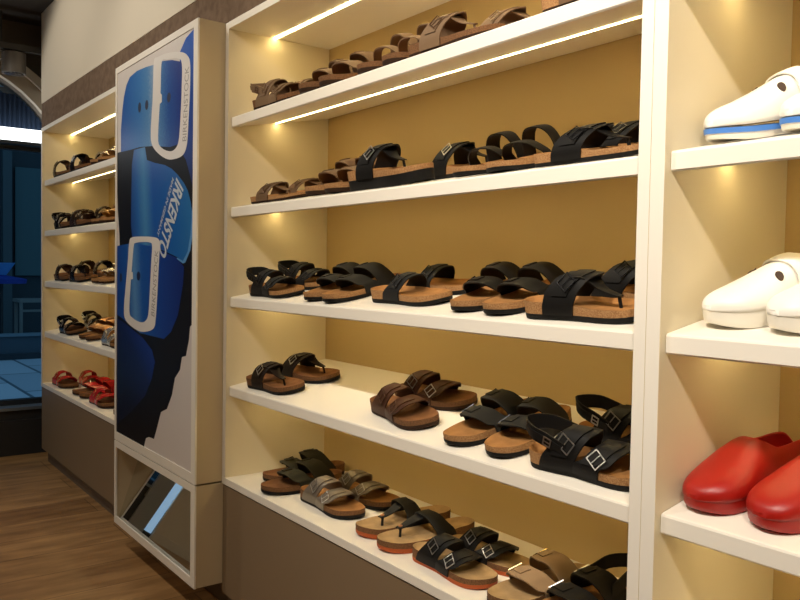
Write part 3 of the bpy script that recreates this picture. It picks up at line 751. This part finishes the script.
k_black = (S_black, B_or, C_li, O_blk, M_blkm)
COLS = {
 'olive': (S_olive, B_br, C_dk, O_blk, M_blkm), 'tmet': (S_tmet, B_or, C_dk, O_blk, M_sil), 'char_or': (S_char, B_bei, C_dk, O_or, M_sil), 'blk_or': (S_black, B_bei, C_dk, O_or, M_sil),
 'tan': (S_tan, B_bei, C_dk, O_br, M_brs), 'blk_sil': (S_black, B_or, C_li, O_blk, M_sil), 'blk': k_black, 'dkbr': (S_dkbr, B_br, C_dk, O_blk, M_sil), 'brown': (S_brown, B_br, C_dk, O_br, M_sil),
 'brown_dk': (S_brown, B_br, C_dk, O_br, M_brnm), 'char': (S_char, B_or, C_li, O_blk, M_blkm), 'tabr': (S_tabr, B_or, C_li, O_br, M_brnm), 'taupe': (S_taupe, B_br, C_dk, O_br, M_brnm),
 'red': (S_red, B_br, C_dk, O_br, M_brs), 'silver': (S_silver, B_or, C_li, O_br, M_sil), 'patent': (S_patent, B_br, C_dk, O_blk, M_sil), 'bronze': (S_bronze, B_or, C_dk, O_br, M_brs),
 'gold': (S_gold, B_or, C_li, O_br, M_brs), 'dkpat': (S_dkpat, B_br, C_dk, O_blk, M_blkm), 'plat': (S_black, B_or, C_li, O_blk, M_sil),
 'white': (W_leather, IN_BR, W_sole, W_sole, mat('button_steel', (.55, .53, .5), .3, .9)), 'white_blue': (W_leather, mat('lining_tan', (.45, .33, .18), .8), BLUE, W_sole, mat('button_steel', (.55, .53, .5), .3, .9)),
 'red_clog': (RED, RED_D, RED, RED, M_blkm)}
G1, G2, G3, G4, G0 = 'sandals on the top shelf', 'sandals on the second shelf', 'sandals on the third shelf', 'sandals on the fourth shelf', 'sandals on the base ledge'
ZZ = {1: ZS[0], 2: ZS[1], 3: ZS[2], 4: ZS[3], 0: 0.}
# shelf, style, colours, x, y, heading of the toe, length, foot side, label
T = [
 (0, 'two', 'olive', .168, .226, -96, .295, 1, 'black two-strap sandal with brown footbed leftmost on the base ledge, back of its pair'),
 (0, 'two', 'olive', .276, .156, -90, .291, -1, 'black two-strap sandal with brown footbed leftmost on the base ledge, front of its pair'),
 (0, 'two', 'tmet', .516, .116, 2, .284, -1, 'shiny taupe two-strap sandal on the base ledge, front one of its pair'),
 (0, 'two', 'tmet', .504, .243, 8, .285, 1, 'shiny taupe two-strap sandal on the base ledge, back one near the wall'),
 (0, 'vthong', 'char_or', .789, .185, -95, .292, 1, 'charcoal thong sandal with orange sole, left one of its pair on the base ledge'),
 (0, 'vthong', 'char_or', .908, .169, -95, .292, -1, 'charcoal thong sandal with orange sole, right one of its pair beside the silver buckles'),
 (0, 'two', 'blk_or', 1.107, .088, 2, .262, -1, 'black two-strap sandal with silver buckles and orange sole, front one of its pair'),
 (0, 'two', 'blk_or', 1.108, .207, 5, .254, 1, 'black two-strap sandal with silver buckles, behind the front orange-soled one'),
 (0, 'two', 'tan', 1.320, .165, -92, .288, 1, 'tan sandal with two wide straps, cut by the bottom of the photo'),
 (0, 'heel', 'blk_sil', 1.440, .166, -92, .290, 1, 'black sandal with heel strap at the right end of the base ledge'),
 (4, 'thong', 'dkbr', .229, .078, 7, .269, -1, 'dark brown thong sandal leftmost on the fourth shelf, front one of its pair'),
 (4, 'thong', 'dkbr', .228, .203, 12, .270, 1, 'dark brown thong sandal leftmost on the fourth shelf, back one of its pair'),
 (4, 'two', 'brown_dk', .880, .106, -7, .278, -1, 'brown two-strap sandal in the middle of the fourth shelf, front one of its pair'),
 (4, 'two', 'brown', .850, .236, 8, .280, 1, 'brown two-strap sandal with silver buckles, back one in the middle of the fourth shelf'),
 (4, 'two', 'char', 1.160, .166, -92, .280, 1, 'black two-strap slide sandal toe outward on the fourth shelf, left one of its pair'),
 (4, 'two', 'char', 1.278, .165, -82, .276, -1, 'black two-strap slide sandal toe outward on the fourth shelf, right one of its pair'),
 (4, 'heel', 'blk_sil', 1.522, .088, 7, .290, -1, 'large black heel-strap sandal, front one at the right end of the fourth shelf'),
 (4, 'heel', 'blk_sil', 1.518, .235, 6, .285, 1, 'black sandal with heel strap, back one at the right end of the fourth shelf'),
 (3, 'heel', 'char', .227, .079, 4, .266, -1, 'black heel-strap sandal at the left end of the third shelf, front one of its pair'),
 (3, 'heel', 'char', .222, .208, 10, .270, 1, 'black heel-strap sandal at the left end of the third shelf, back one of its pair'),
 (3, 'two', 'char', .506, .160, -82, .280, 1, 'black two-strap sandal toe outward on the third shelf, left one of its pair'),
 (3, 'two', 'char', .619, .156, -85, .281, -1, 'black two-strap sandal toe outward on the third shelf, its brown heel showing at right'),
 (3, 'one', 'char', .897, .110, 3, .277, -1, 'black one-strap sandal in the middle of the third shelf, front one of its pair'),
 (3, 'one', 'char', .870, .236, 8, .275, 1, 'black one-strap sandal in the middle of the third shelf, back one near the wall'),
 (3, 'two', 'blk', 1.152, .171, -82, .280, 1, 'black two-strap sandal toe outward, second left of the big thong sandal, third shelf'),
 (3, 'two', 'blk', 1.271, .166, -86, .281, -1, 'black two-strap sandal toe outward, nearest to the big thong sandal on the third shelf'),
 (3, 'thong', 'blk', 1.502, .084, 8, .285, -1, 'large black thong sandal, front one at the right end of the third shelf'),
 (3, 'thong', 'blk', 1.530, .222, 8, .275, 1, 'black thong sandal behind the big one, partly hidden by the upright on the third shelf'),
 (2, 'thong', 'tabr', .223, .090, 8, .270, -1, 'brown thong sandal with pale cork at the left end of the second shelf, front one'),
 (2, 'thong', 'tabr', .200, .222, 8, .265, 1, 'brown thong sandal at the left end of the second shelf, back one'),
 (2, 'two', 'tabr', .497, .170, -85, .280, 1, 'taupe brown two-strap sandal toe outward on the second shelf, left one of its pair'),
 (2, 'two', 'tabr', .608, .165, -85, .280, -1, 'taupe brown two-strap sandal toe outward on the second shelf, right one of its pair'),
 (2, 'plat', 'plat', .838, .083, 3, .302, -1, 'black thong sandal with thick black platform sole in the middle of the second shelf'),
 (2, 'thong', 'blk_sil', .955, .240, 3, .268, 1, 'black thong sandal behind the thick-soled one on the second shelf'),
 (2, 'high', 'blk', 1.160, .166, -84, .280, 1, 'black sandal with two tall looped straps on the second shelf, left one of its pair'),
 (2, 'high', 'blk', 1.268, .166, -84, .280, -1, 'black sandal with two tall looped straps on the second shelf, right one of its pair'),
 (2, 'thong', 'blk', 1.512, .085, 5, .285, -1, 'black thong sandal with small buckle at the right end of the second shelf, front one'),
 (2, 'thong', 'blk', 1.505, .225, 8, .275, 1, 'black thong sandal at the right end of the second shelf, mostly hidden back one'),
 (1, 'heel', 'taupe', .245, .085, 8, .268, -1, 'brown heel-strap sandal at the left end of the top shelf, front one of its pair'),
 (1, 'heel', 'taupe', .225, .212, 10, .265, 1, 'brown heel-strap sandal at the left end of the top shelf, back one of its pair'),
 (1, 'two', 'taupe', .460, .166, -85, .280, 1, 'tan two-strap sandal toe outward on the top shelf, left one of its pair'),
 (1, 'two', 'taupe', .572, .165, -85, .280, -1, 'tan two-strap sandal toe outward on the top shelf, right one of its pair'),
 (1, 'high', 'taupe', .768, .166, -85, .280, 1, 'taupe sandal with tall loop straps on the top shelf, left one of its pair'),
 (1, 'high', 'taupe', .878, .166, -85, .280, -1, 'taupe sandal with tall loop straps in the middle of the top shelf, right one'),
 (1, 'thong', 'taupe', 1.092, .080, 6, .280, -1, 'brown thong sandal with buckle standing right of the loop-strap pair on the top shelf'),
 (1, 'thong', 'taupe', 1.15, .215, 6, .275, 1, 'brown thong sandal at the back of the top shelf, behind the buckled one'),
 (1, 'thong', 'tabr', 1.522, .085, 6, .280, -1, 'brown sandal at the far right end of the top shelf under the photo edge'),
]
RISE = {(2, 'thong', 'tabr'): .68, (2, 'two', 'tabr'): 1.1, (2, 'high', 'blk'): .86, (2, 'thong', 'blk'): .74, (2, 'plat', 'plat'): .95, (1, 'two', 'taupe'): 1.12, (1, 'thong', 'taupe'): .86, (1, 'thong', 'tabr'): .8, (0, 'vthong', 'char_or'): 1.05}
GR = {0: G0, 1: G1, 2: G2, 3: G3, 4: G4}
for (sh, st, col, x, y, psi, L, sd, lab) in T:
    build_shoe(st, sd, COLS[col], x, y, ZZ[sh], psi, L, lab, 'sandal', GR[sh], tilt=sh != 0, rise=RISE.get((sh, st, col), 1.))
# far left unit
LX = -2.62
TL = [
 (1, 'thong', 'dkpat', -2.38, .085, 5, 1, 'dark brown thong sandal at the left end of the far left top shelf'),
 (1, 'thong', 'dkpat', -2.36, .210, 5, -1, 'dark brown thong sandal behind the front one on the far left top shelf'),
 (1, 'thong', 'patent', -2.03, .085, 5, -1, 'black patent thong sandal in the middle of the far left top shelf, front one'),
 (1, 'thong', 'patent', -2.00, .210, 5, 1, 'black patent thong sandal in the middle of the far left top shelf, back one'),
 (1, 'two', 'silver', -1.68, .168, -85, 1, 'silver two-strap sandal on the far left top shelf, left one of its pair'),
 (1, 'two', 'silver', -1.56, .168, -85, -1, 'silver two-strap sandal on the far left top shelf next to the poster box'),
 (2, 'heel', 'patent', -2.36, .085, 5, -1, 'glossy black heel-strap sandal on the far left second shelf, front one'),
 (2, 'heel', 'patent', -2.34, .212, 5, 1, 'glossy black heel-strap sandal on the far left second shelf, back one'),
 (2, 'two', 'dkpat', -2.02, .085, 5, -1, 'dark brown patent two-strap sandal in the middle of the far left second shelf, front one'),
 (2, 'two', 'dkpat', -2.00, .212, 5, 1, 'dark brown patent two-strap sandal in the middle of the far left second shelf, back one'),
 (2, 'two', 'gold', -1.66, .168, -85, 1, 'gold two-strap sandal on the far left second shelf, left one of its pair'),
 (2, 'two', 'gold', -1.54, .168, -85, -1, 'gold two-strap sandal on the far left second shelf, right one by the poster box'),
 (3, 'thong', 'dkpat', -2.36, .085, 5, -1, 'dark brown thong sandal at the left end of the far left third shelf'),
 (3, 'thong', 'dkpat', -2.34, .212, 5, 1, 'dark brown thong sandal behind the front one on the far left third shelf'),
 (3, 'thong', 'patent', -2.03, .085, 5, -1, 'black thong sandal in the middle of the far left third shelf, front one'),
 (3, 'thong', 'patent', -2.01, .212, 5, 1, 'black thong sandal in the middle of the far left third shelf, back one'),
 (3, 'two', 'silver', -1.66, .168, -85, 1, 'silver two-strap sandal on the far left third shelf, left one of its pair'),
 (3, 'two', 'silver', -1.54, .168, -85, -1, 'silver two-strap sandal on the far left third shelf, right one of its pair'),
 (4, 'heel', 'patent', -2.24, .085, 5, -1, 'black patent heel-strap sandal at the left end of the far left fourth shelf, front one'),
 (4, 'heel', 'patent', -2.20, .212, 5, 1, 'black patent heel-strap sandal on the far left fourth shelf, back one'),
 (4, 'two', 'bronze', -1.90, .168, -80, 1, 'bronze two-strap sandal on the far left fourth shelf, left one of its pair'),
 (4, 'two', 'bronze', -1.78, .168, -80, -1, 'bronze two-strap sandal on the far left fourth shelf, right one of its pair'),
 (4, 'two', 'silver', -1.42, .085, 5, -1, 'silver two-strap sandal on the far left fourth shelf by the poster box, front one'),
 (4, 'two', 'silver', -1.40, .212, 5, 1, 'silver two-strap sandal on the far left fourth shelf by the poster box, back one'),
 (0, 'two', 'red', -2.40, .080, 5, -1, 'red two-strap sandal at the left end of the far left base ledge, front one'),
 (0, 'two', 'red', -2.34, .215, 5, 1, 'red two-strap sandal at the left end of the far left base ledge, back one'),
 (0, 'two', 'red', -2.03, .170, -84, 1, 'red two-strap sandal toe outward on the far left base ledge, left one of its pair'),
 (0, 'two', 'red', -1.90, .170, -84, -1, 'red two-strap sandal toe outward on the far left base ledge, right one of its pair'),
 (0, 'two', 'red', -1.62, .080, 5, -1, 'large red two-strap sandal on the far left base ledge, front one beside the poster box'),
 (0, 'two', 'red', -1.58, .215, 5, 1, 'red two-strap sandal on the far left base ledge, back one beside the poster box'),
 (0, 'two', 'red', -1.30, .170, -84, 1, 'red two-strap sandal toe outward at the poster box on the far left base ledge'),
]
for (sh, st, col, x, y, psi, sd, lab) in TL:
    build_shoe(st, sd, COLS[col], x, y, ZZ[sh], psi, .284, lab, 'sandal', 'sandals in the far left unit', tilt=sh != 0)
TR = [
 ('clog_stripe', 'white_blue', 1.824, 0.185, -116, .9139, 1, 'white clog with a blue stripe round its sole, left one of the pair'),
 ('clog_stripe', 'white_blue', 1.951, 0.185, -116, .9139, -1, 'white clog with a blue stripe round its sole, cut by the right photo edge'),
 ('clog', 'white', 1.831, 0.185, -116, .6122, 1, 'plain white clog with button strap, left one of the pair'),
 ('clog', 'white', 1.944, 0.178, -116, .6122, -1, 'plain white clog with button strap, cut by the right photo edge'),
 ('clog_work', 'red_clog', 1.786, .178, -98, .3103, 1, 'glossy red clog, left one of the pair'),
 ('clog_work', 'red_clog', 1.903, .178, -101, .3103, -1, 'glossy red clog, right one cut by the photo edge'),
]
for (st, col, x, y, psi, z, sd, lab) in TR:
    build_shoe(st, sd, COLS[col], x, y, z, psi, .28, lab, 'clog', {'clog_work': 'red clogs', 'clog': 'plain white clogs', 'clog_stripe': 'blue-striped white clogs'}[st], True, .0161, {'clog_work': .88, 'clog': 1., 'clog_stripe': .96}[st])


# ------------------------------------------------------------------ light
def spot(name, loc, tgt, power, size_deg, blend, col=(1., .90, .76), rad=.04):
    l = bpy.data.lights.new(name, 'SPOT'); l.energy = power; l.spot_size = math.radians(size_deg); l.spot_blend = blend; l.color = col; l.shadow_soft_size = rad
    o = bpy.data.objects.new(name, l); COL.objects.link(o); o.location = loc
    o.rotation_euler = (Vector(tgt) - Vector(loc)).to_track_quat('-Z', 'Y').to_euler()
    return o
SPOTS = [((-1.75, -1.25, 2.14), (-1.65, 0, 1.10), 34, 104, .3),
         ((-.35, -1.25, 2.14), (-.35, 0, 1.20), 34, 100, .6),
         ((.95, -1.25, 2.14), (.95, 0, 1.34), 76, 92, 1., (1., .88, .71)),
         ((1.95, -1.25, 2.14), (1.90, 0, 1.30), 118, 92, 1., (1., .905, .79)),
         ((3.00, -1.35, 2.14), (2.6, 0, 1.2), 84, 100, .9)]
for i, s in enumerate(SPOTS): spot('ceiling_spot', *s)
spot('room_spot', (1.5, -3.2, 2.14), (1.2, -2.4, 0), 40, 110, .8)
spot('room_spot', (-1.2, -3.2, 2.14), (-1.4, -2.4, 0), 26, 110, .8)

w = bpy.data.worlds.new('dusk'); SC.world = w; w.use_nodes = True
bg = w.node_tree.nodes['Background']; bg.inputs['Color'].default_value = (.22, .46, .68, 1); bg.inputs['Strength'].default_value = .46

SC.view_settings.view_transform = 'Standard'; SC.view_settings.look = 'None'; SC.view_settings.gamma = 1.
SC.view_settings.exposure = .22
SC.view_settings.use_curve_mapping = False
